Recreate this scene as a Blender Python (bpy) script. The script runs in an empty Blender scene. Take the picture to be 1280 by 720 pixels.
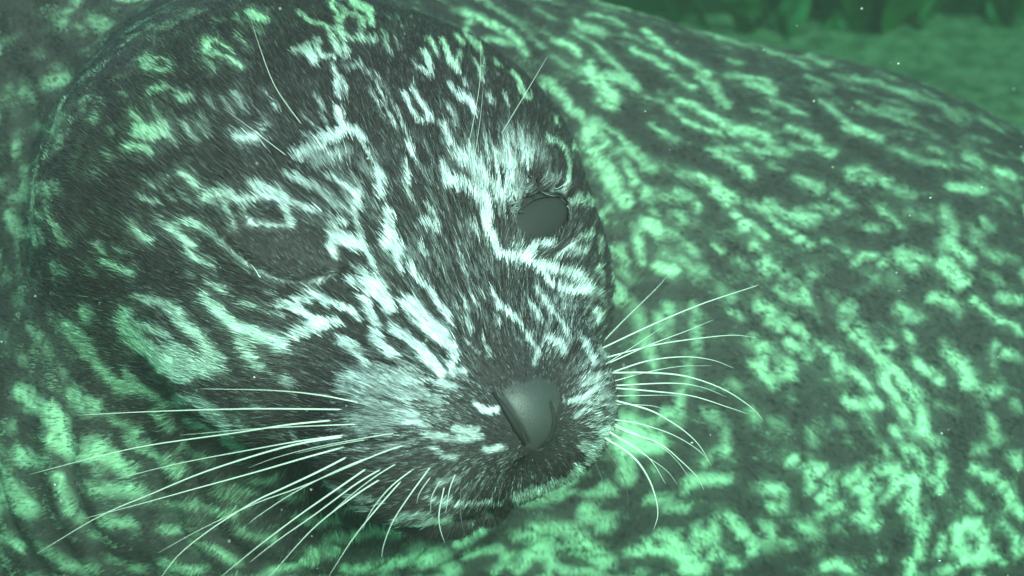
import bpy, bmesh, math, random, time
import numpy as np
from mathutils import Vector, Matrix
from mathutils.bvhtree import BVHTree

T0 = time.perf_counter()
RNG = np.random.default_rng(11)
random.seed(11)
scene = bpy.context.scene
COL = scene.collection

# ------------------------------------------------------------------ camera, world, sun, exposure
PITCH = math.radians(30.0)
CAM = np.array((0.0, 0.0, 1.02))
FPX = 1500.0                      # focal length in pixels of the 1280 wide photograph
cam_data = bpy.data.cameras.new('camera')
cam_data.sensor_width = 36.0
cam_data.lens = FPX / 1280.0 * 36.0
cam_data.clip_start = 0.02
cam_data.clip_end = 200.0
cam_data.dof.use_dof = True
cam_data.dof.focus_distance = 0.635
cam_data.dof.aperture_fstop = 7.5
cam = bpy.data.objects.new('camera', cam_data)
cam.location = CAM
cam.rotation_euler = (math.pi / 2 - PITCH, 0, 0)
COL.objects.link(cam)
scene.camera = cam

SUN_EL, SUN_AZ = math.radians(47.0), math.radians(27.0)   # azimuth from the camera side (-y), positive towards +x
sun_dir = Vector((math.cos(SUN_EL) * math.sin(SUN_AZ), -math.cos(SUN_EL) * math.cos(SUN_AZ), math.sin(SUN_EL)))
world = bpy.data.worlds.new('World')
scene.world = world
world.use_nodes = True
wn = world.node_tree.nodes
wl = world.node_tree.links
wn.clear()
sky = wn.new('ShaderNodeTexSky')
sky.sky_type = 'NISHITA'
sky.sun_disc = False
sky.sun_elevation = SUN_EL
sky.sun_rotation = math.atan2(sun_dir.x, sun_dir.y)
bgn = wn.new('ShaderNodeBackground')
bgn.inputs['Strength'].default_value = 0.15
won = wn.new('ShaderNodeOutputWorld')
wl.new(sky.outputs[0], bgn.inputs[0])
wl.new(bgn.outputs[0], won.inputs[0])

sun_data = bpy.data.lights.new('sun', 'SUN')
sun_data.energy = 5.0
sun_data.angle = math.radians(20.0)
sun_data.color = (1.0, 0.86, 0.82)
sun = bpy.data.objects.new('sun', sun_data)
sun.rotation_euler = (-sun_dir).to_track_quat('-Z', 'Y').to_euler()
sun.location = (0, 0, 4)
COL.objects.link(sun)

scene.view_settings.view_transform = 'Standard'
scene.view_settings.look = 'None'
scene.view_settings.exposure = 0.90
scene.view_settings.gamma = 1.0
scene.render.engine = 'CYCLES'
scene.cycles.use_denoising = True
scene.cycles.max_bounces = 6
scene.cycles.transparent_max_bounces = 8
scene.cycles.volume_bounces = 1
scene.cycles_curves.shape = 'RIBBONS'
scene.cycles_curves.subdivisions = 2

# ------------------------------------------------------------------ helpers
def to_world(P):
    """design frame (x right, y up, z away) -> world"""
    P = np.asarray(P, float)
    s, c = math.sin(PITCH), math.cos(PITCH)
    return np.stack([CAM[0] + P[..., 0], CAM[1] + P[..., 2] * c + P[..., 1] * s, CAM[2] + P[..., 1] * c - P[..., 2] * s], -1)

def dir_world(P):
    return to_world(P) - CAM

def at(px, py, z):
    return np.array(((px - 640.0) * z / FPX, (360.0 - py) * z / FPX, z))

def sstep(a, b, x):
    t = np.clip((x - a) / (b - a), 0, 1)
    return t * t * (3 - 2 * t)

def vnoise(P, seed=0):
    """smooth value noise 0..1 on an N x 3 array"""
    P = np.asarray(P, np.float64)
    i = np.floor(P).astype(np.int64)
    f = P - i
    f = f * f * (3 - 2 * f)
    def h(ix, iy, iz):
        n = (ix * 374761393 + iy * 668265263 + iz * 2147483647 + seed * 1274126177) & 0xFFFFFFFF
        n = ((n ^ (n >> 13)) * 1274126177) & 0xFFFFFFFF
        return ((n ^ (n >> 16)) & 0xFFFF) / 65535.0
    out = 0
    for dx in (0, 1):
        for dy in (0, 1):
            for dz in (0, 1):
                w = (f[:, 0] if dx else 1 - f[:, 0]) * (f[:, 1] if dy else 1 - f[:, 1]) * (f[:, 2] if dz else 1 - f[:, 2])
                out = out + w * h(i[:, 0] + dx, i[:, 1] + dy, i[:, 2] + dz)
    return out

def smin(a, b, k):
    h = np.clip(0.5 + 0.5 * (b - a) / k, 0, 1)
    return b + (a - b) * h - k * h * (1 - h)

def smax(a, b, k):
    return -smin(-a, -b, k)

def ell(q, c, r):
    d = (q - np.asarray(c, q.dtype)) / np.asarray(r, q.dtype)
    e = d / np.asarray(r, q.dtype)
    k0 = np.sqrt((d * d).sum(-1)) + 1e-9
    k1 = np.sqrt((e * e).sum(-1)) + 1e-9
    return k0 * (k0 - 1) / k1

def cone(q, a, b, ra, rb):
    a = np.asarray(a, q.dtype); b = np.asarray(b, q.dtype)
    ab = b - a
    t = np.clip(((q - a) @ ab) / (ab @ ab), 0, 1)
    d = q - (a + t[..., None] * ab)
    return np.sqrt((d * d).sum(-1)) - (ra + (rb - ra) * t)

def surface_net(fn, lo, hi, h):
    """naive surface nets: quads around the zero set of fn"""
    lo = np.asarray(lo, float); hi = np.asarray(hi, float)
    n = np.ceil((hi - lo) / h).astype(int) + 1
    ax = [lo[i] + h * np.arange(n[i]) for i in range(3)]
    V = np.empty(n, np.float32)
    for i in range(n[0]):
        Y, Z = np.meshgrid(ax[1], ax[2], indexing='ij')
        P = np.stack([np.full(Y.shape, ax[0][i]), Y, Z], -1).reshape(-1, 3).astype(np.float32)
        V[i] = fn(P).reshape(n[1], n[2])
    S = V < 0
    m = n - 1
    acc = np.zeros((*m, 3)); cnt = np.zeros(m)
    corners = [(a, b, c) for a in (0, 1) for b in (0, 1) for c in (0, 1)]
    def sl(A, o):
        return A[o[0]:o[0] + m[0], o[1]:o[1] + m[1], o[2]:o[2] + m[2]]
    for o in corners:
        for d in range(3):
            if o[d] == 0:
                o2 = tuple(1 if k == d else o[k] for k in range(3))
                v0, v1 = sl(V, o), sl(V, o2)
                cr = (v0 < 0) != (v1 < 0)
                t = np.where(cr, v0 / np.where(cr, v0 - v1, 1), 0)
                for k in range(3):
                    acc[..., k] += np.where(cr, o[k] + (t if k == d else 0), 0)
                cnt += cr
    act = cnt > 0
    idx = np.full(m, -1, np.int64)
    idx[act] = np.arange(act.sum())
    ijk = np.argwhere(act)
    verts = lo + h * (ijk + acc[act] / cnt[act][:, None])
    faces = []
    for d in range(3):
        u, v = (d + 1) % 3, (d + 2) % 3
        A = S
        s0 = [slice(None)] * 3; s1 = [slice(None)] * 3
        s0[d] = slice(0, -1); s1[d] = slice(1, None)
        cr = A[tuple(s0)] != A[tuple(s1)]
        E = np.argwhere(cr)
        E = E[(E[:, u] > 0) & (E[:, v] > 0) & (E[:, u] < n[u] - 1) & (E[:, v] < n[v] - 1)]
        inside = A[tuple(E.T)]
        def cell(du, dv):
            C = E.copy(); C[:, u] += du; C[:, v] += dv
            return idx[tuple(C.T)]
        q = np.stack([cell(-1, -1), cell(0, -1), cell(0, 0), cell(-1, 0)], -1)
        q[~inside] = q[~inside][:, ::-1]
        faces.append(q)
    return verts, np.concatenate(faces)

def grad(fn, P, e):
    k = np.array([[1, -1, -1], [-1, -1, 1], [-1, 1, -1], [1, 1, 1]], float)
    g = 0
    for v in k:
        g = g + v * fn(P + v * e)[:, None]
    return g / (4 * e)

def unit(v):
    v = np.asarray(v, float)
    return v / (np.linalg.norm(v, axis=-1, keepdims=True) + 1e-12)

def new_mat(name):
    m = bpy.data.materials.new(name)
    m.use_nodes = True
    nt = m.node_tree
    return m, nt, nt.nodes['Principled BSDF']

def link_mesh(name, verts, faces, mat, parent=None, loc=(0, 0, 0), smooth=True):
    me = bpy.data.meshes.new(name)
    me.from_pydata([tuple(v) for v in np.asarray(verts) - np.asarray(loc)], [], [tuple(int(i) for i in f) for f in faces])
    me.update()
    if smooth:
        me.polygons.foreach_set('use_smooth', [True] * len(me.polygons))
    if mat:
        me.materials.append(mat)
    o = bpy.data.objects.new(name, me)
    if parent is None:
        o.location = loc
    COL.objects.link(o)
    o.parent = parent
    return o

def tag(o, label=None, category=None, group=None, kind=None):
    for k, v in (('label', label), ('category', category), ('group', group), ('kind', kind)):
        if v:
            o[k] = v
    return o
# ------------------------------------------------------------------ the seal: shape
EYE_L, EYE_R, NOSE = at(372, 318, 0.619), at(676, 273, 0.691), at(660, 500, 0.580)
HO = (EYE_L + EYE_R) / 2                       # origin of the head frame: between the eyes
HR = unit(EYE_R - EYE_L)
HF = NOSE - HO; HF = unit(HF - HR * (HF @ HR))
HU = np.cross(HR, HF)
HEADM = np.stack([HR, HF, HU]).astype(np.float32)      # rows: across, forward, up
def head(P):
    return (P - HO.astype(P.dtype)) @ HEADM.T.astype(P.dtype)
def from_head(q):
    return HO + np.asarray(q, float) @ HEADM.astype(float)

def from_headless(v):
    return np.asarray(v, float)

BODY_CHAIN = [((-0.155, 0.06, 0.87), 0.155), ((-0.21, 0.02, 1.02), 0.235), ((-0.10, -0.06, 1.24), 0.385),
              ((0.27, -0.132, 1.25), 0.353), ((0.66, -0.235, 1.30), 0.315), ((1.0, -0.36, 1.36), 0.22),
              ((1.32, -0.53, 1.50), 0.13), ((1.52, -0.62, 1.58), 0.07)]
CHIN = from_head((0, 0.085, -0.085))

def body_base(P):
    q = head(P)
    d = None
    for (a, ra), (b, rb) in zip(BODY_CHAIN[:-1], BODY_CHAIN[1:]):
        c = cone(P, a, b, ra, rb)
        d = c if d is None else smin(d, c, 0.05)
    d = smin(d, ell(P, (-0.29, -0.13, 1.03), (0.21, 0.2, 0.2)), 0.09)
    d = smin(d, ell(P, (-0.205, -0.085, 0.885), (0.17, 0.155, 0.175)), 0.10)
    d = smin(d, ell(P, (-0.31, 0.10, 1.09), (0.27, 0.27, 0.25)), 0.09)
    # hind flippers, beyond the frame
    for s in (-1, 1):
        d = smin(d, cone(P, (1.5, -0.6, 1.57), (1.74, -0.70 - 0.03 * s, 1.66 + 0.09 * s), 0.045, 0.02), 0.03)
    # neck folds, concentric round the chin on the chest
    dc = P - CHIN.astype(P.dtype)
    rr = np.sqrt((dc * dc).sum(-1))
    low = sstep(-0.03, -0.10, P[:, 1]) * sstep(0.14, 0.02, P[:, 0]) * sstep(0.10, 0.16, rr) * sstep(0.46, 0.3, rr)
    wob = 0.012 * np.sin(P[:, 0] * 31.0 + 1.3) + 0.007 * np.sin(P[:, 0] * 83.0)
    d = d - 0.0026 * low * np.sin((rr + wob) * 2 * math.pi / 0.031)
    left = sstep(-0.20, -0.29, P[:, 0]) * sstep(-0.05, 0.08, P[:, 1])
    d = d - 0.0015 * left * np.sin((P[:, 0] * 0.9 + P[:, 1] * 0.35 + 0.01 * np.sin(P[:, 1] * 40)) * 2 * math.pi / 0.036)
    kb = 0.012 + 0.05 * sstep(-0.02, -0.16, P[:, 0])
    d = smin(d, head_shape(q), kb)
    return d

def head_shape(q):
    h = ell(q, (0, -0.072, -0.046), (0.138, 0.118, 0.089))
    h = smin(h, ell(q, (0, -0.13, -0.064), (0.172, 0.138, 0.108)), 0.04)
    for s in (-1, 1):
        h = smin(h, ell(q, (s * 0.072, -0.010, -0.064), (0.064, 0.072, 0.058)), 0.035)     # cheek
    h = smin(h, cone(q, (0, 0.0, -0.020), (0, 0.106, -0.026), 0.042, 0.025), 0.035)         # bridge
    for s in (-1, 1):
        h = smin(h, ell(q, (s * 0.038, 0.081, -0.056), (0.046, 0.050, 0.045)), 0.022)      # whisker pad
    h = smin(h, ell(q, (0, 0.035, -0.066), (0.072, 0.075, 0.048)), 0.04)
    h = smin(h, ell(q, (0, 0.107, -0.030), (0.022, 0.021, 0.024)), 0.014)                   # under the nose pad
    h = smin(h, ell(q, (0.004, 0.095, -0.078), (0.036, 0.030, 0.027)), 0.016)                   # middle of the upper lip
    jaw = ell(q, (-0.006, 0.072, -0.104), (0.050, 0.050, 0.021))
    h = smin(h, jaw, 0.003)
    return h

def body_sdf(P):
    d = body_base(P)
    q = head(P)
    # brow ridges and lids
    for i, s in enumerate((-1, 1)):
        e = eye_local(q, i) / np.asarray(EYE_RADS[i], q.dtype)
        rad = np.sqrt(e[:, 1] ** 2 + e[:, 2] ** 2)
        near = sstep(2.6, 1.0, np.abs(e[:, 0])) * sstep(2.2, 1.4, rad)
        ring = np.exp(-((rad - 1.12) / 0.22) ** 2)
        d = d - (0.0030 if i else 0.0018) * ring * near
        b = q - np.asarray((s * 0.047, -0.024, 0.024), q.dtype)
        d = d - 0.007 * np.exp(-(b * b).sum(-1) / 0.022 ** 2)
        if i == 1:
            d = smax(d, -ell(eye_local(q, i), (0.001, 0, 0), EYE_RADS[i]), 0.003)
        else:                                       # closed: a bulging lid with a slit along its lower rim
            d = d - 0.0025 * sstep(1.1, 0.3, rad) * near
            for a, b in zip(LID_SLIT[:-1], LID_SLIT[1:]):
                d = smax(d, -cone(q, a, b, 0.0021, 0.0021), 0.0025)
    # groove down the middle of the upper lip
    g = np.exp(-(q[:, 0] / 0.004) ** 2) * sstep(0.10, 0.112, q[:, 1]) * sstep(-0.03, -0.045, q[:, 2])
    d = d + 0.005 * g
    return d

def trace(px, py, fn, z0=0.45):
    dr = unit(at(px, py, 1.0))
    t = z0
    for _ in range(80):
        t += float(fn((dr * t)[None])[0]) * 0.9
    return dr * t

EYES, EYE_AX = [], []                           # centre; out, along the lid, across the lid (head frame)
EYE_RADS = ((0.0125, 0.0350, 0.0175), (0.0125, 0.0315, 0.0160))
for (ex, ey), (cx, cy) in (((366, 318), (440, 345)), ((677, 272), (646, 288))):
    p = trace(ex, ey, body_base)
    n = unit(grad(body_base, p[None], 0.004)[0])
    c = trace(cx, cy, body_base)
    al = unit(c - p)
    al = unit(al - n * (al @ n))
    hm = HEADM.astype(float)
    o_, a_ = hm @ n, hm @ al
    EYES.append(head(p[None])[0] - o_ * 0.0085)
    EYE_AX.append((o_, a_, np.cross(o_, a_)))
LID_SLIT = [head(trace(x, y, body_base)[None])[0] for x, y in ((283, 303), (306, 325), (334, 345), (362, 355), (393, 356), (418, 349), (441, 343))]
def eye_local(q, i):
    o, a, b = EYE_AX[i]
    d = q - EYES[i].astype(q.dtype)
    return d @ np.stack([o, a, b]).T.astype(q.dtype)

bv, bf = surface_net(body_sdf, (-0.62, -0.82, 0.50), (1.86, 0.46, 1.92), 0.014)
print('net', len(bv), time.perf_counter() - T0)
bm = bmesh.new()
vs = [bm.verts.new(v) for v in bv]
for f in bf:
    try:
        bm.faces.new([vs[i] for i in f])
    except ValueError:
        pass
bmesh.ops.triangulate(bm, faces=bm.faces[:])
def refine(test):
    es = [e for e in bm.edges if test((e.verts[0].co + e.verts[1].co) / 2)]
    bmesh.ops.subdivide_edges(bm, edges=es, cuts=1, use_grid_fill=True)
    bmesh.ops.triangulate(bm, faces=[f for f in bm.faces if len(f.verts) > 3])
def project():
    co = np.array([v.co for v in bm.verts])
    for _ in range(2):
        d = body_sdf(co)
        g = grad(body_sdf, co, 0.0012)
        n2 = (g * g).sum(-1)
        co = co - np.clip(d / np.maximum(n2, 0.2), -0.01, 0.01)[:, None] * g
    for v, c in zip(bm.verts, co):
        v.co = c
vH = Vector(from_head((0, 0.0, -0.03)))
vM = Vector(from_head((0, 0.075, -0.04)))
project()
refine(lambda c: c.z < 1.1 and abs(c.x) < 0.6)
project()
refine(lambda c: (c - vH).length < 0.17)
project()
vE = [Vector(from_head(e)) for e in EYES]
refine(lambda c: (c - vM).length < 0.085 or min((c - e).length for e in vE) < 0.05)
project()
bm.normal_update()
print('refined', len(bm.verts), time.perf_counter() - T0)
BV = np.array([v.co for v in bm.verts])
bm.verts.index_update()
BF = np.array([[v.index for v in f.verts] for f in bm.faces])
bm.free()
BVH = BVHTree.FromPolygons([tuple(v) for v in BV], [tuple(f) for f in BF.tolist()])
# ------------------------------------------------------------------ the seal: pale coat markings
# strokes (width, paleness, x, y, x, y, ...) in quarter pixels of 320 x 180 patches of the coat
MARKS = {
(0, 0): [(24,.45,330,60,350,40,400,0),(60,.5,440,100,480,90,530,125),(24,.4,330,155,400,130,440,120),(30,.4,280,130,330,105),(20,.3,410,150,430,180),
 (20,.35,565,50,580,60),(30,.4,740,130,755,120),(18,.3,860,60,940,95),(30,.45,1180,90,1200,120),(16,.35,1060,95,1110,105),(40,.9,1250,70,1280,85),
 (40,.8,1035,210,1030,260),(22,.75,1040,205,1090,215,1150,255,1150,275),(20,.8,1050,280,1110,285,1160,310,1210,335),(18,.7,1015,305,1050,325,1080,350),
 (14,.5,1195,185,1250,250),(70,.75,730,300,735,320),(14,.65,770,292,820,300,865,322),(22,.7,750,340,800,355,830,345,850,325),
 (30,.5,275,350,300,320),(70,.5,240,405,320,395),(16,.4,70,560,90,480,130,410),(14,.4,85,560,130,470,140,410),(20,.3,20,490,55,400),(20,.4,165,460,165,530),
 (40,.3,0,200,60,180),(12,.3,130,300,220,230),(16,.3,260,90,400,0),(30,.5,400,500,420,540),(18,.45,410,490,460,480,500,500,500,520),(36,.5,440,600,470,595,480,560),
 (24,.35,610,465,640,480),(28,.6,745,480,760,440,830,445),(24,.5,770,520,790,570,800,590),(16,.4,840,440,900,470),(44,.65,900,490,945,480),
 (90,.8,700,660,760,670,800,640),(30,.7,670,570,710,610,740,640),(24,.7,800,630,850,660,865,710),(30,.55,930,620,950,660,990,700),(20,.45,1000,620,1030,680),
 (16,.4,1000,570,1060,680),(14,.45,1040,500,1070,540),(24,.5,1120,500,1160,560),(36,.6,1180,480,1225,545),(50,.8,1190,690,1240,690,1280,690),
 (50,.5,270,660,300,690),(40,.45,290,570,290,640),(40,.35,180,640,220,650),(30,.35,545,650,560,670),(20,.45,75,660,80,720),(30,.2,660,30,700,40),
 (40,.2,620,190,660,180),(30,.25,400,250,440,240)],
(320, 0): [(40,.8,0,80,50,100),(20,.5,10,140,30,160),(24,.9,370,0,375,40,400,80,410,130),(40,.9,480,10,560,50,575,120),(30,.8,440,60,430,110,410,150),
 (24,.8,450,70,520,90,530,140,530,190),(24,.7,220,70,280,110,330,130,370,150),(26,.95,375,160,400,220,410,270),(26,.9,420,150,440,220,450,280),
 (28,.9,300,200,310,250,330,285),(40,.9,240,260,290,290,300,310),(30,.7,190,260,230,250,270,230),(22,.85,330,290,380,290),(24,.7,450,200,500,200,590,200),
 (24,.5,400,20,430,50),(20,.55,640,160,650,240,665,270),(14,.4,690,170,710,240),(14,.4,650,90,680,110),(14,.35,700,90,740,140),(20,.4,690,10,710,30),(20,.35,790,30,800,50),
 (40,.75,1040,60,1100,90,1180,110,1240,150,1280,180),(26,.7,1060,100,1040,160,1045,190),(26,.75,1000,190,1030,220),(30,.7,1070,200,1110,240,1120,260),
 (30,.6,1150,200,1200,190,1280,220),(30,.5,1150,10,1220,60,1280,100),(40,.4,1000,40,1060,50),(22,.8,860,200,885,240,895,280),(26,.9,935,215,960,260,970,300,1000,350),
 (20,.6,1020,270,1010,300),(18,.7,1090,310,1110,350,1115,400),(30,.8,840,270,860,320,875,370),(22,.7,790,320,830,350,860,390),(22,.8,380,340,410,380,410,490),
 (24,.7,430,400,445,440,445,490),(14,.5,440,300,460,350),(20,.6,490,340,520,310,530,330),(14,.5,540,350,570,380),(14,.7,590,410,610,450,640,530,670,580,690,630),
 (12,.6,600,380,650,460,690,530),(14,.6,560,450,600,530,620,580,660,610),(14,.6,690,540,720,600,740,660,760,720),(26,.9,780,440,820,500,850,560,860,600),
 (24,.9,740,480,770,550,800,590,840,605),(24,.7,970,430,1000,470),(40,.9,1020,480,1060,500,1085,560),(26,.6,1040,400,1050,440),(24,.7,1150,480,1170,520),
 (20,.6,1190,310,1210,340),(24,.7,960,530,980,570),(30,.7,930,620,960,680,980,720),(20,.5,1000,560,990,640),(20,.5,1230,480,1250,530),(14,.6,1130,260,1130,400),
 (14,.4,30,460,50,480),(18,.6,95,510,110,550),(26,.7,30,640,60,620),(60,.8,340,690,400,680,440,650),(40,.95,420,560,440,640,520,690),(20,.7,300,490,330,540),
 (20,.6,320,570,360,630,380,660),(16,.5,230,590,290,640),(30,.6,250,680,330,700),(30,.9,500,650,540,700)],
(0, 180): [(26,.45,75,0,80,60,120,120,130,170),(80,.5,120,220,240,230),(50,.5,270,200,280,230),(40,.5,60,260,150,280),(26,.5,160,290,160,390),(30,.5,230,290,220,370),
 (40,.55,50,350,60,400,90,440),(60,.55,100,440,180,440,180,480),(40,.5,180,350,240,370,290,440,320,490),(60,.4,270,610,310,630),(24,.3,80,500,85,600,100,660),
 (30,.3,440,600,470,640),(30,.25,410,420,440,430),(30,.25,450,160,490,140),(30,.35,10,180,10,230),(40,.25,20,660,60,690),(30,.35,250,0,300,10),
 (40,.7,650,15,720,20,760,40),(20,.5,540,40,560,80),(14,.5,740,190,790,210,830,190,860,150),(22,.7,710,270,750,285,785,285),(36,.8,920,150,950,170,980,215),
 (14,.5,930,250,970,300),(14,.4,900,230,950,280),(14,.5,840,260,870,270),(14,.5,800,350,820,360),(40,.75,680,430,720,460,760,475),(20,.5,665,390,690,420),
 (44,.85,1030,265,1100,250,1150,250),(40,.8,1150,260,1210,290,1280,270),(20,.7,1130,290,1150,360,1170,410),(18,.7,1210,310,1240,380,1280,400),(30,.7,1250,210,1280,240),
 (16,.5,1060,290,1110,330),(44,.8,870,430,920,470,960,510),(36,.8,890,400,940,380,1000,410),(30,.7,1000,420,1050,440,1080,480),(24,.6,800,390,850,410),
 (30,.75,950,540,1000,580,1050,605),(14,.6,1080,480,1140,530,1200,570,1280,640),(10,.5,1200,560,1240,590),(30,.65,490,505,520,540),(36,.7,530,590,590,620,660,640),
 (20,.5,590,525,630,545),(24,.7,1060,690,1110,715),(30,.3,940,640,970,660)],
(320, 180): [(60,.7,210,60,260,40,330,10),(40,.6,150,150,190,170,260,210),(60,.5,300,100,380,60,450,40),(40,.55,280,200,350,260,420,320),(40,.75,0,250,80,270,200,300,300,340),
 (30,.8,0,200,60,230,150,260),(24,.6,0,400,80,400,170,400),(40,.7,150,320,180,390),(26,.8,350,160,420,180,470,220,500,280,510,310),(40,.9,510,240,520,300),
 (24,.8,480,290,510,370,520,440,540,520,580,600,610,680,640,720),(36,.85,380,400,450,400),(60,.85,380,470,450,480,520,510),(40,.7,370,520,400,560),(24,.7,480,620,560,660),
 (40,.9,470,690,560,690,640,710),(24,.7,330,680,400,660),(12,.7,20,630,60,670,110,690,200,705,280,700,330,680,390,665),
 (40,.9,610,130,625,180,615,250),(24,.8,745,100,760,150,760,250),(26,.9,760,10,795,70),(14,.5,800,80,860,160,930,240),(20,.7,520,0,560,60,575,90),
 (60,.95,660,350,670,420,690,500,715,560),(60,.9,650,500,720,530),(24,.8,710,560,720,620),(24,.5,620,500,650,540),(50,.8,850,390,890,410),(24,.6,860,300,890,350),
 (20,.6,820,500,860,570),(24,.5,870,430,890,470),(30,.9,770,610,800,660,840,710),(20,.6,760,560,790,640),(40,.9,930,110,960,180,1010,200),
 (60,.9,960,200,1050,200,1110,250,1140,310,1160,370),(40,.95,1130,330,1150,420,1190,480,1220,560),(50,.97,1220,560,1280,565),(30,.6,1080,400,1110,460),
 (20,.5,1020,500,1050,540),(14,.5,1020,560,1040,640,1050,700),(80,.65,1000,60,1080,120,1140,180),(60,.7,1180,200,1230,260),(40,.6,1060,20,1120,100),(60,.6,1200,60,1280,100)],
(0, 360): [(90,.62,640,130,640,200,700,270,780,330),(110,.65,820,370,920,400,1000,400,1070,380),(70,.65,860,100,920,170,1000,240,1060,310,1090,370),(40,.6,700,40,760,60,850,90),
 (40,.55,700,180,780,200,850,230),(70,.62,820,300,900,310,950,340),(60,.62,880,440,940,450),(60,.55,430,110,440,160),(90,.5,320,190,400,250,440,320),
 (60,.5,480,370,540,430,580,470),(80,.52,590,490,660,490),(50,.5,640,420,680,470,760,530,820,570),(90,.5,370,540,400,580,480,590),(90,.6,110,520,180,580,240,620,270,680),
 (60,.6,250,600,290,640,330,720),(50,.35,90,60,150,100),(40,.4,150,200,210,260,240,330),(40,.35,90,330,130,370),(30,.35,300,380,330,420),(40,.4,10,240,30,260),
 (30,.3,200,430,260,440),(70,.5,880,560,980,560,1050,600,1110,650,1140,700),(40,.5,940,650,1000,680,1060,710),(50,.5,560,640,640,690,680,720),(40,.45,780,610,850,690),
 (30,.4,1180,640,1240,690),(60,.8,1030,50,1090,110,1140,160,1200,210),(60,.75,1180,190,1230,210,1280,210),(50,.7,1210,260,1270,350),(24,.7,1090,5,1120,20),
 (16,.7,1210,80,1280,90),(30,.4,1240,560,1280,590),(20,.4,30,680,60,700)],
(320, 360): [(40,.85,110,90,180,70,280,40,330,50),(40,.9,330,60,400,80,480,110,500,140),(40,.9,200,110,280,150,340,180,400,170),(60,.8,190,230,260,210,320,190),(30,.8,280,30,340,40),
 (16,.6,70,130,150,140),(20,.5,60,20,110,30),(70,.75,0,240,60,250,140,280),(50,.6,0,370,20,400),(50,.45,150,450,180,470),
 (50,.95,540,50,570,120,600,190,590,250,640,290,700,340),(60,.97,560,10,620,20,650,60,660,100),(50,.97,680,200,750,240,800,290,850,350),(90,.97,770,80,800,140,870,190,930,240),
 (40,.9,930,240,980,300,990,370,970,400),(40,.85,860,0,900,70,950,120,970,170),(50,.9,830,300,890,380,930,440),(60,.8,430,260,500,300),(40,.7,520,330,560,390),
 (36,.7,970,420,1040,420),(40,.6,930,470,980,490),(150,.5,480,480,560,500),(150,.5,640,460,760,500),(100,.45,600,600,760,640),(60,.6,440,440,560,470),
 (50,.6,700,430,830,500),(60,.5,820,510,900,560),(100,.4,500,680,640,690),(30,.7,700,600,800,640),(30,.8,740,670,820,680),(30,.9,1100,580,1150,610,1200,600),
 (40,.6,1000,700,1100,710),(20,.7,1040,70,1060,110),(24,.7,1050,150,1080,210),(20,.6,1130,220,1160,330),(30,.9,1180,30,1210,80,1250,120,1280,150),
 (20,.8,1200,150,1220,180),(16,.5,1080,40,1110,110),(16,.6,1120,20,1140,60),(16,.5,1040,260,1110,320)],
(0, 540): [(100,.6,260,40,360,90,440,110),(100,.55,460,60,560,130,640,190),(60,.5,640,20,740,90,850,160,900,190),(60,.5,1130,20,1200,70),(90,.55,90,120,200,140),
 (110,.55,20,230,40,310,120,380),(70,.55,290,220,330,330,350,400),(90,.5,440,280,560,290,700,290),(60,.5,520,440,660,460),(40,.5,400,430,470,510),(60,.55,20,530,100,560),
 (50,.45,190,560,240,620,330,670,480,680),(40,.45,660,670,720,690),(70,.5,820,650,920,690,1000,715),(40,.5,960,540,1080,590,1160,650),(50,.5,800,480,880,500),
 (50,.45,850,350,1000,370,1100,400,1180,400),(40,.4,1180,480,1280,510),(30,.4,1100,260,1200,290,1280,310),(30,.4,900,60,1000,110,1060,150),(30,.4,1080,300,1200,340,1250,370),(40,.4,560,640,600,650)],
(320, 540): [(40,.4,0,240,100,220),(24,.4,180,0,230,40),(40,.4,150,320,250,310),(24,.5,350,240,430,290,520,320,640,340),(20,.4,480,330,560,350),(40,.55,200,410,300,440,400,430),
 (50,.55,360,530,480,520,600,490),(30,.5,430,380,560,380),(40,.6,560,490,700,500,860,440,960,430),(40,.5,690,430,760,400,850,410),(50,.5,0,510,80,530),(70,.6,280,610,400,590),
 (40,.6,60,690,200,660,300,640),(60,.65,440,690,600,680,740,640,840,600),(60,.5,880,590,960,620),(60,.65,1010,560,1080,490,1150,450),(30,.6,1050,610,1130,580,1220,590,1260,620),
 (50,.6,1180,710,1250,640),(60,.6,820,660,940,650,1000,690),(26,.6,890,340,1000,350,1100,350,1220,350),(20,.5,850,320,900,340),(40,.7,1150,80,1230,70),
 (40,.5,860,10,960,30,1120,20),(30,.45,880,80,1000,130),(40,.35,900,240,1000,230)],
(640, 0): [(50,.55,330,120,440,160),(24,.6,300,160,370,200,450,270,520,330,570,370),(30,.7,230,200,300,240,340,280),(60,.65,380,330,420,400,470,450,510,500),(60,.55,460,380,560,390,620,440),
 (24,.7,430,500,500,540),(20,.5,120,40,200,100),(24,.5,160,150,230,220),(24,.5,190,270,280,340,370,410),(16,.5,20,110,90,170,150,250),(24,.55,380,70,480,90,560,120),
 (24,.5,560,180,640,200,720,230),(40,.65,600,250,700,290,760,330),(30,.65,660,150,740,210,800,270,900,330,980,370),(26,.6,790,380,860,410,920,450),
 (30,.7,830,500,900,520,960,560,1040,600),(30,.7,870,600,960,640,1050,680),(60,.6,1050,610,1100,640,1200,660,1280,700),(26,.55,750,490,830,570,870,600),(20,.5,640,470,720,500),
 (24,.5,700,620,770,660,830,700),(50,.5,930,380,1000,420,1060,520),(20,.55,690,65,800,100,900,130,1000,170,1100,205,1280,240),(24,.5,400,10,560,50,680,60),
 (24,.5,1080,300,1150,310),(26,.6,1060,380,1150,380,1280,400),(40,.6,1170,410,1240,440,1280,460),(20,.5,1200,550,1280,570),(40,.7,180,400,240,470,290,530,340,580),
 (24,.6,140,380,160,440),(30,.7,20,200,60,260),(24,.8,0,360,40,440,70,490),(20,.6,215,590,225,630),(40,.7,170,690,200,710),(36,.7,360,600,380,680,400,720),
 (20,.7,330,680,370,710),(50,.6,400,600,440,680,470,720),(24,.6,440,610,520,670,560,720)],
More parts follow.
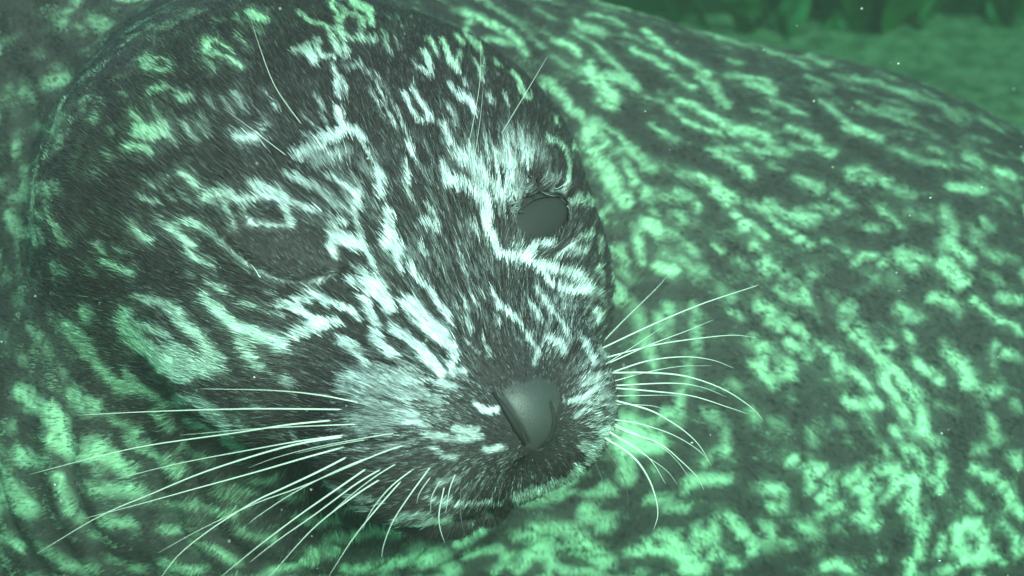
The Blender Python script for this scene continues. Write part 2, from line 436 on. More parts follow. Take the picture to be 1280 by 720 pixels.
(960, 0): [(20,.5,0,250,100,290,180,330),(22,.5,190,380,300,420),(22,.5,380,370,480,390,600,430,740,470,880,530),(24,.55,0,490,90,530,180,570),(24,.55,260,500,340,560,390,610),
 (40,.6,390,640,470,650,560,700),(24,.5,450,520,560,560,700,600),(26,.4,700,620,850,680),(20,.45,1060,590,1160,640),(24,.4,1000,680,1100,700),(40,.45,200,280,300,320),
 (40,.55,100,630,160,650,250,700),(40,.4,560,540,720,560),(60,.35,900,560,1000,600),(40,.5,0,420,30,440),(24,.45,0,690,60,710)],
(640, 180): [(14,.6,280,320,270,370,220,430),(24,.8,60,540,130,500,210,490),(60,.97,0,570,80,560),(40,.9,80,590,150,640,190,700),(40,.8,120,590,200,620,280,640,330,660,380,710),
 (30,.7,220,560,260,530,300,510),(40,.5,340,470,380,460),(40,.5,300,540,370,530),(40,.6,300,280,360,290,390,310),(30,.6,440,360,470,400),(24,.5,190,170,230,180),
 (16,.7,270,40,275,120,275,180,260,220),(24,.5,200,240,260,240),(40,.7,380,20,410,60,430,100,450,150),(24,.6,300,20,340,40,380,100),(20,.5,470,230,480,290,500,350,520,430),
 (12,.6,510,470,505,560,500,700),(30,.5,430,620,450,680),(30,.4,430,480,440,530),(30,.4,370,150,420,180),(20,.8,0,480,40,520),(40,.6,20,20,60,60),(50,.6,0,140,30,200,20,250),
 (20,.6,220,0,260,30),(80,.65,470,140,520,220,560,290),(40,.65,440,20,470,100),(50,.55,540,520,560,600,570,700),(30,.65,560,120,620,190,680,240,720,290),
 (50,.5,560,20,640,70,700,130),(30,.5,500,20,560,90,600,160),(30,.5,650,250,700,330,730,380),(70,.65,660,390,720,420),(40,.6,600,400,640,500,650,600),
 (30,.6,720,420,800,440,880,500,920,560),(60,.75,740,610,800,640),(30,.6,750,540,800,570),(30,.55,830,560,900,630,960,620),(40,.5,750,250,850,270),(40,.55,800,340,860,380),
 (30,.5,900,400,960,440),(40,.55,820,220,900,260,930,320),(24,.75,920,150,1000,210,1060,280,1100,340,1160,390,1230,430,1280,470),(30,.7,1000,190,1080,240,1140,290),
 (24,.65,1130,400,1190,470,1220,530,1280,590),(40,.6,1000,30,1080,60,1140,110,1200,150),(30,.6,1040,0,1130,30),(30,.6,1180,10,1280,50),(30,.6,1190,300,1280,340),
 (30,.5,740,110,840,140),(30,.5,860,130,920,200),(50,.5,1230,600,1280,640),(30,.5,1000,500,1060,540),(30,.5,1120,560,1170,600)],
(960, 180): [(50,.6,240,10,320,50),(30,.6,390,130,470,120,550,170,600,200),(40,.6,400,150,500,190),(60,.5,150,180,260,220),(30,.6,0,290,80,340,150,380,220,400),(40,.6,130,340,240,370),
 (30,.65,0,370,60,420,130,470,220,500),(40,.55,240,310,330,340),(50,.5,340,250,420,300),(24,.6,280,470,370,520,440,580,480,640,550,690),(24,.6,460,560,540,560,600,630,640,690),
 (30,.6,540,300,620,370,680,420),(20,.55,460,390,520,430,600,430),(30,.5,700,320,780,360),(36,.6,620,540,720,550,800,580),(50,.55,640,560,720,610),(90,.75,870,590,920,640,960,680),
 (50,.65,900,490,960,530,1020,580),(60,.5,880,330,920,420,890,500),(50,.55,900,210,1000,220,1060,240),(50,.5,1000,60,1080,110),(40,.6,1130,120,1220,160),(30,.5,820,20,920,60),
 (24,.5,620,10,700,60,800,90,900,110),(40,.5,1070,380,1110,420),(40,.45,1000,460,1080,530,1160,570),(40,.4,1140,540,1240,580),(40,.4,1080,640,1160,700),(60,.4,640,230,720,250),
 (40,.5,0,570,40,620,110,670,170,720),(30,.5,180,600,240,660),(30,.4,1000,400,1060,440),(24,.45,1140,270,1210,300),(60,.3,1150,200,1280,250),(40,.5,0,20,100,40),
 (30,.5,100,0,200,20),(30,.45,0,100,60,110)],
(640, 360): [(20,.8,80,60,120,140,150,170),(22,.85,150,60,200,130,250,190,280,250),(40,.8,240,0,380,10),(20,.6,250,20,255,100),(24,.7,110,0,130,40),(26,.8,410,110,430,170),
 (16,.6,430,0,460,90),(40,.7,180,250,230,270,260,310),(30,.7,340,250,370,310,400,370),(50,.6,390,470,420,440),(30,.7,290,570,380,540,420,500),(30,.5,330,480,400,430),
 (24,.8,0,150,40,190),(30,.6,70,230,120,300,110,370),(16,.5,250,530,260,570),(30,.5,430,300,450,350),(24,.5,310,640,360,600),(40,.35,380,600,440,640),
 (60,.4,460,520,490,600),(60,.6,520,60,540,20,540,0),(50,.5,600,120,650,180,680,260,690,340,720,400),(50,.55,640,270,700,290),(40,.5,720,140,760,220,760,300),(50,.55,790,100,800,200),
 (40,.5,900,80,900,180,920,260,900,340,890,420,850,480,830,600,820,680),(40,.55,580,560,600,520,580,440),(60,.55,700,660,780,620,840,640),(90,.6,560,660,620,680),
 (50,.7,1220,70,1280,110),(60,.65,1210,270,1260,300,1230,380,1250,430),(20,.6,1060,90,1150,150),(40,.5,990,620,1060,690),(40,.4,1100,460,1130,520),(30,.4,600,60,640,120),
 (60,.55,1180,600,1220,650),(40,.5,1050,20,1090,40)],
(960, 360): [(26,.75,50,10,120,50,190,90,230,130),(40,.7,170,20,200,80),(36,.65,0,90,60,130,120,180,160,220),(40,.7,110,270,170,300,210,350),(30,.7,180,230,190,290),(40,.65,0,150,40,190),
 (50,.7,80,350,120,410,60,440,0,460),(30,.6,0,500,20,480),(24,.6,90,540,120,570),(36,.65,10,310,10,330),(34,.75,260,280,320,330,370,390),(36,.75,350,380,420,420,490,470,520,540,560,580),
 (36,.7,350,440,370,490,390,550),(44,.75,400,570,470,590,530,570),(30,.7,440,590,490,650,520,700),(24,.5,270,450,330,460),(24,.85,360,150,420,220,470,280,520,320,560,380,600,460),
 (22,.8,400,140,450,180,500,240,540,300,570,350),(50,.85,560,350,620,410,680,460,730,520,750,600,770,680,770,720),(30,.85,590,440,640,540,680,610,710,680),
 (14,.75,580,470,620,560,660,640,690,720),(24,.6,580,290,640,290),(26,.7,700,240,730,310,760,370),(50,.75,750,380,810,420,860,460),(20,.5,820,550,880,600,940,610),
 (60,.7,890,310,940,370,990,420,1020,480),(30,.6,1020,500,1090,510,1160,520),(24,.5,1030,540,1080,580),(22,.85,1020,50,1090,110,1150,150,1220,180,1270,230),(40,.65,1160,40,1280,60),
 (26,.6,1130,290,1200,320,1280,350),(50,.6,820,40,900,60,940,110),(50,.55,660,90,700,130,780,140),(24,.5,280,20,350,90,420,150),(40,.45,400,60,420,110),(30,.6,1100,640,1130,700),
 (24,.4,1180,480,1200,540),(40,.4,1220,560,1280,620),(30,.4,1110,310,1140,400),(30,.35,200,700,280,710),(50,.35,0,650,60,690),(30,.35,330,650,400,690)],
(640, 540): [(60,.6,20,330,100,300,150,280),(60,.65,200,260,280,240,340,180),(50,.5,380,130,430,60),(30,.5,50,370,200,330,320,290),(60,.4,350,60,420,90),(90,.62,470,0,560,110,570,220),
 (120,.7,560,60,640,40,720,60),(60,.6,470,260,480,300),(100,.65,370,400,460,450),(60,.6,360,310,440,300),(80,.6,140,490,240,490,340,520),(70,.6,30,520,120,540,190,580),
 (100,.6,300,560,400,600,450,640),(60,.55,0,620,100,600,200,620),(60,.55,180,660,300,700,420,700),(50,.55,20,690,80,660),(60,.55,700,330,780,360,880,370),(60,.65,880,260,960,230,1080,230),
 (40,.65,960,110,960,170),(24,.7,990,90,1060,80,1090,140),(40,.4,1060,0,1070,60),(60,.65,600,600,680,590,760,590),(30,.65,670,560,690,530,760,510,790,540),
 (120,.7,800,560,860,600,880,680),(80,.7,920,500,980,540,1000,600),(50,.7,1030,400,1080,410,1120,460,1180,540,1200,600),(60,.65,1000,480,1000,560,1040,620,1120,650),
 (60,.65,860,700,960,680),(40,.5,640,690,680,720),(60,.4,1180,540,1280,580),(60,.3,1180,300,1280,260),(50,.6,1260,460,1280,470),(40,.6,700,180,720,220)],
(960, 540): [(34,.75,80,120,140,160,240,160),(40,.8,230,190,300,230,320,290),(60,.7,0,270,60,300),(30,.65,190,240,200,290,240,300),(60,.85,280,340,340,370),
 (30,.85,240,410,340,380,430,420,500,460,550,490),(50,.85,520,360,510,440),(30,.8,350,220,410,260,460,310,480,380),(50,.75,400,220,460,210,490,280,520,350),(40,.65,0,360,60,370,90,350),
 (24,.7,10,480,20,540,100,560,160,530,250,520),(50,.6,170,480,240,500),(30,.5,270,580,260,610),(40,.75,270,670,330,650,390,680,420,720),(20,.6,550,590,580,650),(24,.4,340,460,380,510),
 (40,.55,530,140,550,200),(30,.55,560,40,600,100),(22,.8,640,0,680,90,710,170,740,250),(16,.75,700,20,730,110),(24,.8,730,0,770,110,795,230),(50,.75,600,170,640,280,690,370,720,450),
 (60,.75,640,200,710,250,740,340,740,440),(50,.8,770,470,760,560,740,620,700,700),(40,.7,680,650,740,640),(50,.7,850,130,870,190,840,250,870,300),(60,.6,790,10,840,40),
 (70,.75,940,480,960,560,980,620,1040,640,1080,620),(70,.75,960,470,1040,470,1070,520,1090,590),(30,.7,1110,610,1180,650),(60,.6,880,680,920,700),(40,.6,870,520,870,600),
 (40,.65,1010,200,1060,170),(40,.6,1000,290,1040,340,1070,380),(60,.65,1100,220,1180,260,1200,320,1240,380,1280,410),(40,.7,1240,130,1280,180),(40,.6,1150,420,1200,470,1240,540,1240,620),
 (30,.5,1020,90,1100,60,1160,50),(30,.5,220,0,230,60),(50,.45,1100,10,1150,30),(40,.3,400,50,430,80),(60,.5,550,280,580,320),(30,.5,800,370,810,420)],
}
# ------------------------------------------------------------------ the seal: coat colour and fur
COATMAP = np.zeros((720, 1280), np.float32)
def paint(w, v, pts, soft):
    for (x0, y0), (x1, y1) in zip(pts[:-1], pts[1:]):
        m = w / 2 + soft + 2
        ax, bx = int(max(0, min(x0, x1) - m)), int(min(1279, max(x0, x1) + m)) + 1
        ay, by = int(max(0, min(y0, y1) - m)), int(min(719, max(y0, y1) + m)) + 1
        if bx <= ax or by <= ay:
            continue
        X, Y = np.meshgrid(np.arange(ax, bx), np.arange(ay, by))
        dx, dy = x1 - x0, y1 - y0
        t = np.clip(((X - x0) * dx + (Y - y0) * dy) / (dx * dx + dy * dy + 1e-6), 0, 1)
        d = np.hypot(X - x0 - t * dx, Y - y0 - t * dy)
        val = v * sstep(w / 2 + soft, max(0.0, w / 2 - soft), d)
        COATMAP[ay:by, ax:bx] = np.maximum(COATMAP[ay:by, ax:bx], val)
for (ox, oy), strokes in MARKS.items():
    for s in strokes:
        pts = [(ox + s[i] / 4.0, oy + s[i + 1] / 4.0) for i in range(2, len(s), 2)]
        body_side = (pts[0][0] > 775 and pts[0][1] < 720) or (pts[0][0] > 640 + 0.45 * pts[0][1] + 5 and pts[0][1] < 330) or pts[0][1] > 655 or (pts[0][1] > 380 and pts[0][0] < 330)
        if body_side or pts[0][0] < 330:
            paint(s[0] / 4.0 * 1.5 + 5, s[1] * 0.42, pts, s[0] / 6.0 + 6)
        paint(s[0] / 4.0, min(1.0, s[1] * (1.30 if body_side else 1.12)), pts, (2.2 + s[0] / 36.0) if body_side else (1.6 + s[0] / 60.0))

# depth of the coat at each marked place, so that a mark stays on the fold of skin it belongs to
ZG = np.full((181, 321), 9.0)
for j in range(181):
    for i in range(321):
        d = Vector(at(i * 4, j * 4, 1.0)).normalized()
        h = BVH.ray_cast(Vector((0, 0, 0)), d)
        if h[0] is not None:
            ZG[j, i] = h[0].z
print('depth', time.perf_counter() - T0)

def coat(P):
    """paleness 0..1 of the coat at points of the skin"""
    u = 640 + P[:, 0] / P[:, 2] * FPX
    v = 360 - P[:, 1] / P[:, 2] * FPX
    inside = (u > 0) & (u < 1279) & (v > 0) & (v < 719)
    ui, vi = np.clip(u, 0, 1279), np.clip(v, 0, 719)
    gi, gj = (ui / 4).astype(int), (vi / 4).astype(int)
    dz = np.full(len(P), 9.0)
    for a in (-1, 0, 1, 2):
        for b in (-1, 0, 1, 2):
            dz = np.minimum(dz, np.abs(P[:, 2] - ZG[np.clip(gj + a, 0, 180), np.clip(gi + b, 0, 320)]))
    seen = inside & (dz < 0.02)
    Q = np.stack([ui, vi, np.zeros_like(ui)], 1)
    wx = (vnoise(Q / 13.0, 61) - 0.5) * 5 + (vnoise(Q / 4.5, 62) - 0.5) * 3.0
    wy = (vnoise(Q / 13.0, 63) - 0.5) * 5 + (vnoise(Q / 4.5, 64) - 0.5) * 3.0
    val = COATMAP[np.clip(vi + wy, 0, 719).astype(int), np.clip(ui + wx, 0, 1279).astype(int)]
    val = val * (0.80 + 0.36 * vnoise(Q / 9.0, 65))
    n = vnoise(P * 21.0 + 7.0, 3) * 0.7 + vnoise(P * 47.0, 5) * 0.3
    ring = sstep(0.085, 0.035, np.abs(n - 0.52)) * (0.45 + 0.4 * vnoise(P * 9.0, 8))
    return np.where(seen, val, ring)

NOSE_T = trace(660, 500, body_base)
FLOWC = from_head((0, 0.135, -0.02))
def fur_dir(P, N):
    d = P - FLOWC
    r = np.linalg.norm(d, axis=1)
    d = unit(d)
    # the body: hairs run back along the flank
    flank = unit(np.array((0.62, -0.62, 0.48)))
    w = sstep(0.05, 0.16, P[:, 0] - 0.6 * (0.05 - P[:, 1]) * (P[:, 1] > -0.2)) * sstep(0.78, 0.86, P[:, 2])
    d = d * (1 - w)[:, None] + flank * w[:, None]
    ph = vnoise(P * 60.0, 21) - 0.5
    ph2 = vnoise(P * 240.0, 22) - 0.5
    d = d - N * (d * N).sum(1, keepdims=True)
    d = unit(d)
    side = np.cross(N, d)
    return unit(d + side * (0.45 * ph + 0.30 * ph2)[:, None])

TRI = BV[BF]
FN = np.cross(TRI[:, 1] - TRI[:, 0], TRI[:, 2] - TRI[:, 0])
AREA = np.linalg.norm(FN, axis=1) / 2
FN = unit(FN)
CEN = TRI.mean(1)
cu = 640 + CEN[:, 0] / CEN[:, 2] * FPX
cv = 360 - CEN[:, 1] / CEN[:, 2] * FPX
facing = -(FN * unit(CEN)).sum(1)
fq = head(CEN)
headness = sstep(0.215, 0.165, np.linalg.norm((fq - np.array((0, -0.01, -0.04))), axis=1))
dens = (1.0 + 3.6 * headness) * sstep(-0.35, 0.05, facing)
dens *= ((cu > -160) & (cu < 1440) & (cv > -160) & (cv < 880))
wgt = AREA * dens
NF = 900000
pick = RNG.choice(len(BF), NF, p=wgt / wgt.sum())
r1, r2 = RNG.random(NF), RNG.random(NF)
sq = np.sqrt(r1)
T3 = TRI[pick]
ROOT = T3[:, 0] * (1 - sq)[:, None] + T3[:, 1] * (sq * (1 - r2))[:, None] + T3[:, 2] * (sq * r2)[:, None]
RN = FN[pick]
hq = head(ROOT)
keep = np.ones(NF, bool)
lidn = np.zeros(NF)
for i in (0, 1):
    e = eye_local(hq, i) / np.asarray(EYE_RADS[i])
    rad = np.sqrt((e * e).sum(1))
    if i == 1:
        keep &= rad > 0.99
    else:
        rad = np.sqrt((e[:, 1:] ** 2).sum(1)) + 9 * (np.abs(e[:, 0]) > 2.5)
        lidn = np.maximum(lidn, 1.5 * sstep(1.05, 0.75, rad))
        for a, b in zip(LID_SLIT[:-1], LID_SLIT[1:]):
            keep &= cone(hq, a, b, 0.0018, 0.0018) > 0
# bare nose leather (outline across / up in the head frame)
NOSE_PX = [(619, 481), (640, 469), (668, 466), (692, 473), (701, 492), (694, 520), (688, 548), (676, 566), (658, 563), (648, 540), (634, 512)]
NPOLY = np.array([head(trace(x, y, body_base)[None])[0][[0, 2]] for x, y in NOSE_PX])
def poly_sdf(p, V):
    d = ((p - V[0]) ** 2).sum(-1)
    s = np.ones(len(p))
    j = len(V) - 1
    for i in range(len(V)):
        e = V[j] - V[i]; w = p - V[i]
        b = w - e * np.clip((w @ e) / (e @ e), 0, 1)[:, None]
        d = np.minimum(d, (b * b).sum(-1))
        c0 = p[:, 1] >= V[i][1]; c1 = p[:, 1] < V[j][1]; c2 = e[0] * w[:, 1] > e[1] * w[:, 0]
        s = np.where((c0 & c1 & c2) | (~c0 & ~c1 & ~c2), -s, s)
        j = i
    return s * np.sqrt(d)
nd = poly_sdf(hq[:, [0, 2]], NPOLY)
nd = np.where(hq[:, 1] > 0.07, nd, 1.0)
keep &= nd > -0.0035 * RNG.random(NF) ** 1.5
ROOT, RN, hq, lidn, nd = ROOT[keep], RN[keep], hq[keep], lidn[keep], nd[keep]
NF = len(ROOT)
D = fur_dir(ROOT, RN)
hn = sstep(0.215, 0.165, np.linalg.norm(hq - np.array((0, -0.01, -0.04)), axis=1))
dist_nose = np.linalg.norm(hq - np.array((0, 0.12, -0.03)), axis=1)
LEN = (0.0030 + 0.0044 * sstep(0.005, 0.08, dist_nose)) * (0.62 + 0.38 * hn) * (0.65 + 0.7 * RNG.random(NF)) * (1 - 0.3 * lidn)
LEN *= np.where(nd < 0.004, 0.8, 1.0)
LIFT = 0.10 + 0.16 * RNG.random(NF) + 0.10 * (vnoise(ROOT * 90, 31) - 0.5)
tt = np.array((0.0, 0.35, 0.7, 1.0))
jit = RNG.normal(0, 0.08, (NF, 3))
Dj = unit(D + jit)
PTS = ROOT[:, None, :] - RN[:, None, :] * 0.0006 + LEN[:, None, None] * (tt[None, :, None] * Dj[:, None, :] + (np.sin(tt * 2.2) * 0.5)[None, :, None] * (LIFT * 1.6)[:, None, None] * RN[:, None, :])
samp = ROOT + D * (LEN * (0.25 + 0.55 * RNG.random(NF)))[:, None]
pale = coat(samp)
# fine grizzle: streaks along the lie of the hair, single pale hairs in the dark coat and dark hairs in the pale marks
hu, hv = 640 + samp[:, 0] / samp[:, 2] * FPX - 660, 360 - samp[:, 1] / samp[:, 2] * FPX - 505
ang, rr_ = np.arctan2(hv, hu), np.hypot(hu, hv)
streak = vnoise(np.stack([ang * 75, rr_ / 26.0, rr_ * 0], 1), 41) * 0.6 + vnoise(np.stack([ang * 190, rr_ / 15.0, rr_ * 0], 1), 42) * 0.4
patch = vnoise(ROOT * 55.0, 44)
zone = np.zeros(NF)
for zx, zy, zrx, zry, zv in ((410, 212, 80, 55, 0.9), (628, 212, 48, 62, 0.95), (440, 130, 70, 60, 0.5), (515, 490, 85, 55, 0.75), (742, 495, 30, 55, 0.8),
                             (560, 320, 110, 120, 0.27), (520, 150, 130, 110, 0.30), (700, 400, 60, 60, 0.50), (420, 255, 60, 30, 0.7), (470, 545, 90, 30, 0.5), (610, 590, 90, 30, 0.3)):
    zone = np.maximum(zone, zv * np.exp(-(((hu + 660 - zx) / zrx) ** 2 + ((hv + 505 - zy) / zry) ** 2) ** 1.3))
griz = RNG.random(NF)
face = hn * sstep(420, 300, rr_)
pale = pale * (1 - 0.16 * face + 0.34 * face * streak)
pale = np.maximum(pale, face * zone * sstep(0.34, 0.72, streak + 0.16 * (RNG.random(NF) - 0.5)))
pale = np.clip(pale + face * (0.42 * (streak - 0.46) * (0.35 + 0.9 * patch)) + np.where(griz < 0.12 * hn, 0.25, 0) - np.where(griz > 0.88, 0.35 * pale, 0) + RNG.normal(0, 0.05, NF), 0, 1)
mot = sstep(0.35, 0.85, 0.6 * vnoise(samp * 75.0, 71) + 0.4 * vnoise(samp * 190.0, 72))
pale = np.maximum(pale, np.clip(1 - 1.2 * face, 0, 1) * (0.12 + 0.20 * (1 - hn)) * mot)
AX = unit(np.array((0.90, -0.30, 0.30))); A2 = unit(np.cross(AX, (0, 0, 1.0))); A3 = np.cross(AX, A2)
def grain(P, f, sd):
    """spots drawn out along the body"""
    return vnoise(np.stack([P @ AX * f * 0.42, P @ A2 * f, P @ A3 * f], 1), sd)
away = np.clip(1 - 1.3 * hn, 0, 1)
n1 = 0.65 * grain(samp, 85.0, 81) + 0.35 * grain(samp, 190.0, 82)
pale = np.maximum(pale, away * 0.62 * sstep(0.50, 0.72, n1) * (0.6 + 0.4 * vnoise(samp * 14.0, 83)))
n2 = 0.6 * grain(samp, 110.0, 84) + 0.4 * grain(samp, 260.0, 85)
pale = pale * (1 - away * 0.55 * sstep(0.46, 0.72, n2)) * (1 - away * 0.25 * vnoise(samp * 30.0, 86))
jawm = sstep(0.006, 0.001, ell(hq, (-0.006, 0.072, -0.104), (0.050, 0.050, 0.021))) * sstep(-0.094, -0.099, hq[:, 2])
pale = pale * (1 - 0.85 * jawm)
tone = 0.75 + 0.5 * RNG.random(NF)
tone *= 0.86 + 0.28 * vnoise(ROOT * 130, 43)
tone *= 1 + away * (0.75 * (vnoise(samp * 330.0, 45) - 0.5) + 0.5 * (grain(samp, 520.0, 46) - 0.5))
DARK = np.array((0.036, 0.030, 0.030))
PALE_FACE = np.array((0.78, 0.84, 0.84))
PALE_WATERLIT = np.array((0.42, 0.68, 0.43))          # mostly the water's green light painted into neck and flank fur, partly algae
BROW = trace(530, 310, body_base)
water_tint = sstep(0.105, 0.175, np.linalg.norm(ROOT - BROW, axis=1))  # green water light put into the fur colour, stronger away from the brow
water_tint = np.maximum(water_tint, 0.55 * sstep(0.108, 0.085, hq[:, 1]) * sstep(-0.085, -0.10, hq[:, 2]))
water_tint = np.maximum(water_tint, np.where(hq[:, 0] > 0, 0.8, 0.5) * sstep(0.078, 0.108, np.abs(hq[:, 0])))
water_tint = np.maximum(water_tint, 0.9 * sstep(-0.066, -0.086, hq[:, 2]) * sstep(0.02, 0.04, hq[:, 1]))
PC = PALE_FACE[None] * (1 - water_tint)[:, None] + PALE_WATERLIT[None] * water_tint[:, None]
pp = (pale ** 1.75)[:, None]
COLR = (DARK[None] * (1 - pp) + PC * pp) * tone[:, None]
RAD = (0.00012 + 0.00008 * RNG.random(NF)) * np.where(hn > 0.5, 1.0, 1.7)

BASE = np.array((0.15, 1.0, 0.0))
seal = bpy.data.objects.new('harbour_seal', None)
seal.location = BASE
COL.objects.link(seal)
tag(seal, 'spotted dark grey harbour seal with pale ring markings, long whiskers and half-closed eyes', 'seal')

mat_skin, nt, bs = new_mat('coat_skin')
an = nt.nodes.new('ShaderNodeAttribute'); an.attribute_name = 'coat'
nt.links.new(an.outputs['Color'], bs.inputs['Base Color'])
bs.inputs['Roughness'].default_value = 0.7
bs.inputs['Specular IOR Level'].default_value = 0.25
body = link_mesh('body', to_world(BV), BF, mat_skin, seal, BASE)
vp = (coat(BV) ** 1.75)[:, None]
vt = sstep(0.105, 0.175, np.linalg.norm(BV - BROW, axis=1))[:, None]  # same painted water green for the skin below the hairs
vc = DARK[None] * (1 - vp) + (PALE_FACE[None] * (1 - vt) + PALE_WATERLIT[None] * vt) * vp
ca = body.data.color_attributes.new('coat', 'FLOAT_COLOR', 'POINT')
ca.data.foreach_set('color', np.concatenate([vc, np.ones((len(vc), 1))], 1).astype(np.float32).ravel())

mat_fur, nt, bs = new_mat('fur')
an = nt.nodes.new('ShaderNodeAttribute'); an.attribute_name = 'coat'
nt.links.new(an.outputs['Color'], bs.inputs['Base Color'])
bs.inputs['Roughness'].default_value = 0.5
bs.inputs['Specular IOR Level'].default_value = 0.18
hc = bpy.data.hair_curves.new('fur')
hc.add_curves([4] * NF)
hc.attributes['position'].data.foreach_set('vector', (to_world(PTS.reshape(-1, 3)) - BASE).astype(np.float32).ravel())
ra = hc.attributes.get('radius') or hc.attributes.new('radius', 'FLOAT', 'POINT')
ra.data.foreach_set('value', (RAD[:, None] * np.array((1.0, 1.0, 0.75, 0.12))[None]).astype(np.float32).ravel())
cl = hc.attributes.new('coat', 'FLOAT_COLOR', 'CURVE')
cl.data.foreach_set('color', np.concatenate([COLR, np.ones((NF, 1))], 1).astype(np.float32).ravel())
hc.materials.append(mat_fur)
fur = bpy.data.objects.new('fur', hc)
COL.objects.link(fur)
fur.parent = seal
fur['kind'] = 'stuff'
print('fur', NF, time.perf_counter() - T0)

# ------------------------------------------------------------------ eyes, nose, whiskers
mat_eye, nt, bs = new_mat('eye')
bs.inputs['Base Color'].default_value = (0.030, 0.027, 0.026, 1)
bs.inputs['Roughness'].default_value = 0.62
bs.inputs['Specular IOR Level'].default_value = 0.3
bs.inputs['Coat Weight'].default_value = 0.04
bs.inputs['Coat Roughness'].default_value = 0.3
mat_lid, nt, bs = new_mat('eyelid')
tc = nt.nodes.new('ShaderNodeTexCoord')
nz = nt.nodes.new('ShaderNodeTexNoise'); nz.inputs['Scale'].default_value = 260; nz.inputs['Detail'].default_value = 4
rp = nt.nodes.new('ShaderNodeValToRGB')
rp.color_ramp.elements[0].position = 0.36; rp.color_ramp.elements[0].color = (0.016, 0.015, 0.014, 1)
rp.color_ramp.elements[1].position = 0.52; rp.color_ramp.elements[1].color = (0.034, 0.030, 0.029, 1)
bp = nt.nodes.new('ShaderNodeBump'); bp.inputs['Strength'].default_value = 0.6; bp.inputs['Distance'].default_value = 0.001
nt.links.new(tc.outputs['Object'], nz.inputs['Vector']); nt.links.new(nz.outputs['Fac'], rp.inputs['Fac'])
nt.links.new(rp.outputs['Color'], bs.inputs['Base Color']); nt.links.new(nz.outputs['Fac'], bp.inputs['Height']); nt.links.new(bp.outputs['Normal'], bs.inputs['Normal'])
bs.inputs['Roughness'].default_value = 0.75; bs.inputs['Specular IOR Level'].default_value = 0.25
def uv_ball(n=28, m=16):
    V, F = [(0, 0, 1.0)], []
    for j in range(1, m):
        t = math.pi * j / m
        for i in range(n):
            p = 2 * math.pi * i / n
            V.append((math.sin(t) * math.cos(p), math.sin(t) * math.sin(p), math.cos(t)))
    V.append((0, 0, -1.0))
    for i in range(n):
        F.append((0, 1 + i, 1 + (i + 1) % n))
        F.append((len(V) - 1, 1 + (m - 2) * n + (i + 1) % n, 1 + (m - 2) * n + i))
    for j in range(m - 2):
        for i in range(n):
            a, b = 1 + j * n + i, 1 + j * n + (i + 1) % n
            F.append((a, a + n, b + n, b))
    return np.array(V), F
SV, SF = uv_ball()
for i in (0, 1):
    R3 = np.stack(EYE_AX[i])
    q = EYES[i] - EYE_AX[i][0] * (0.002 if i == 0 else 0) + (SV * (np.array(EYE_RADS[i]) * (0.80, 1.03, 1.03))) @ R3 + EYE_AX[i][0] * 0.0004
    e = link_mesh('eye', to_world(from_head(q)), SF, mat_eye, seal, BASE)
    if i == 0:
        continue
    down, cut = -1, -0.62
    LV, LF = [], []
    nu_, nv_ = 30, 14
    for layer in (1.07, 1.0):                       # upper lid: a folded shell over the eyeball, its rim bowed down
        for b_ in range(nv_):
            for a_ in range(nu_):
                al_ = -1 + 2 * a_ / (nu_ - 1)
                lim = cut + 0.45 * al_ ** 2
                ac_ = -1.0 + (lim + 1.0) * b_ / (nv_ - 1)
                k_ = math.sqrt(max(1e-6, 1 - (ac_ ** 2)))
                x_ = al_ * k_
                o_ = math.sqrt(max(0.0, 1 - x_ * x_ - ac_ * ac_))
                wr_ = 1 + 0.012 * math.sin(ac_ * 15 + al_ * 2)
                LV.append((o_ * layer * wr_, x_ * (0.5 + 0.5 * layer), down * ac_ * (0.5 + 0.5 * layer)))
    m_ = nu_ * nv_
    for b_ in range(nv_ - 1):
        for a_ in range(nu_ - 1):
            k0 = b_ * nu_ + a_
            LF.append((k0, k0 + 1, k0 + nu_ + 1, k0 + nu_))
            LF.append((m_ + k0, m_ + k0 + nu_, m_ + k0 + nu_ + 1, m_ + k0 + 1))
    for a_ in range(nu_ - 1):
        k0 = (nv_ - 1) * nu_ + a_
        LF.append((k0, k0 + 1, m_ + k0 + 1, m_ + k0))
    q = EYES[i] + (np.array(LV) * (np.array(EYE_RADS[i]) * (0.86, 1.04, 1.04))) @ R3 + EYE_AX[i][0] * 0.0006
    link_mesh('eyelid', to_world(from_head(q)), LF, mat_lid, e, BASE)

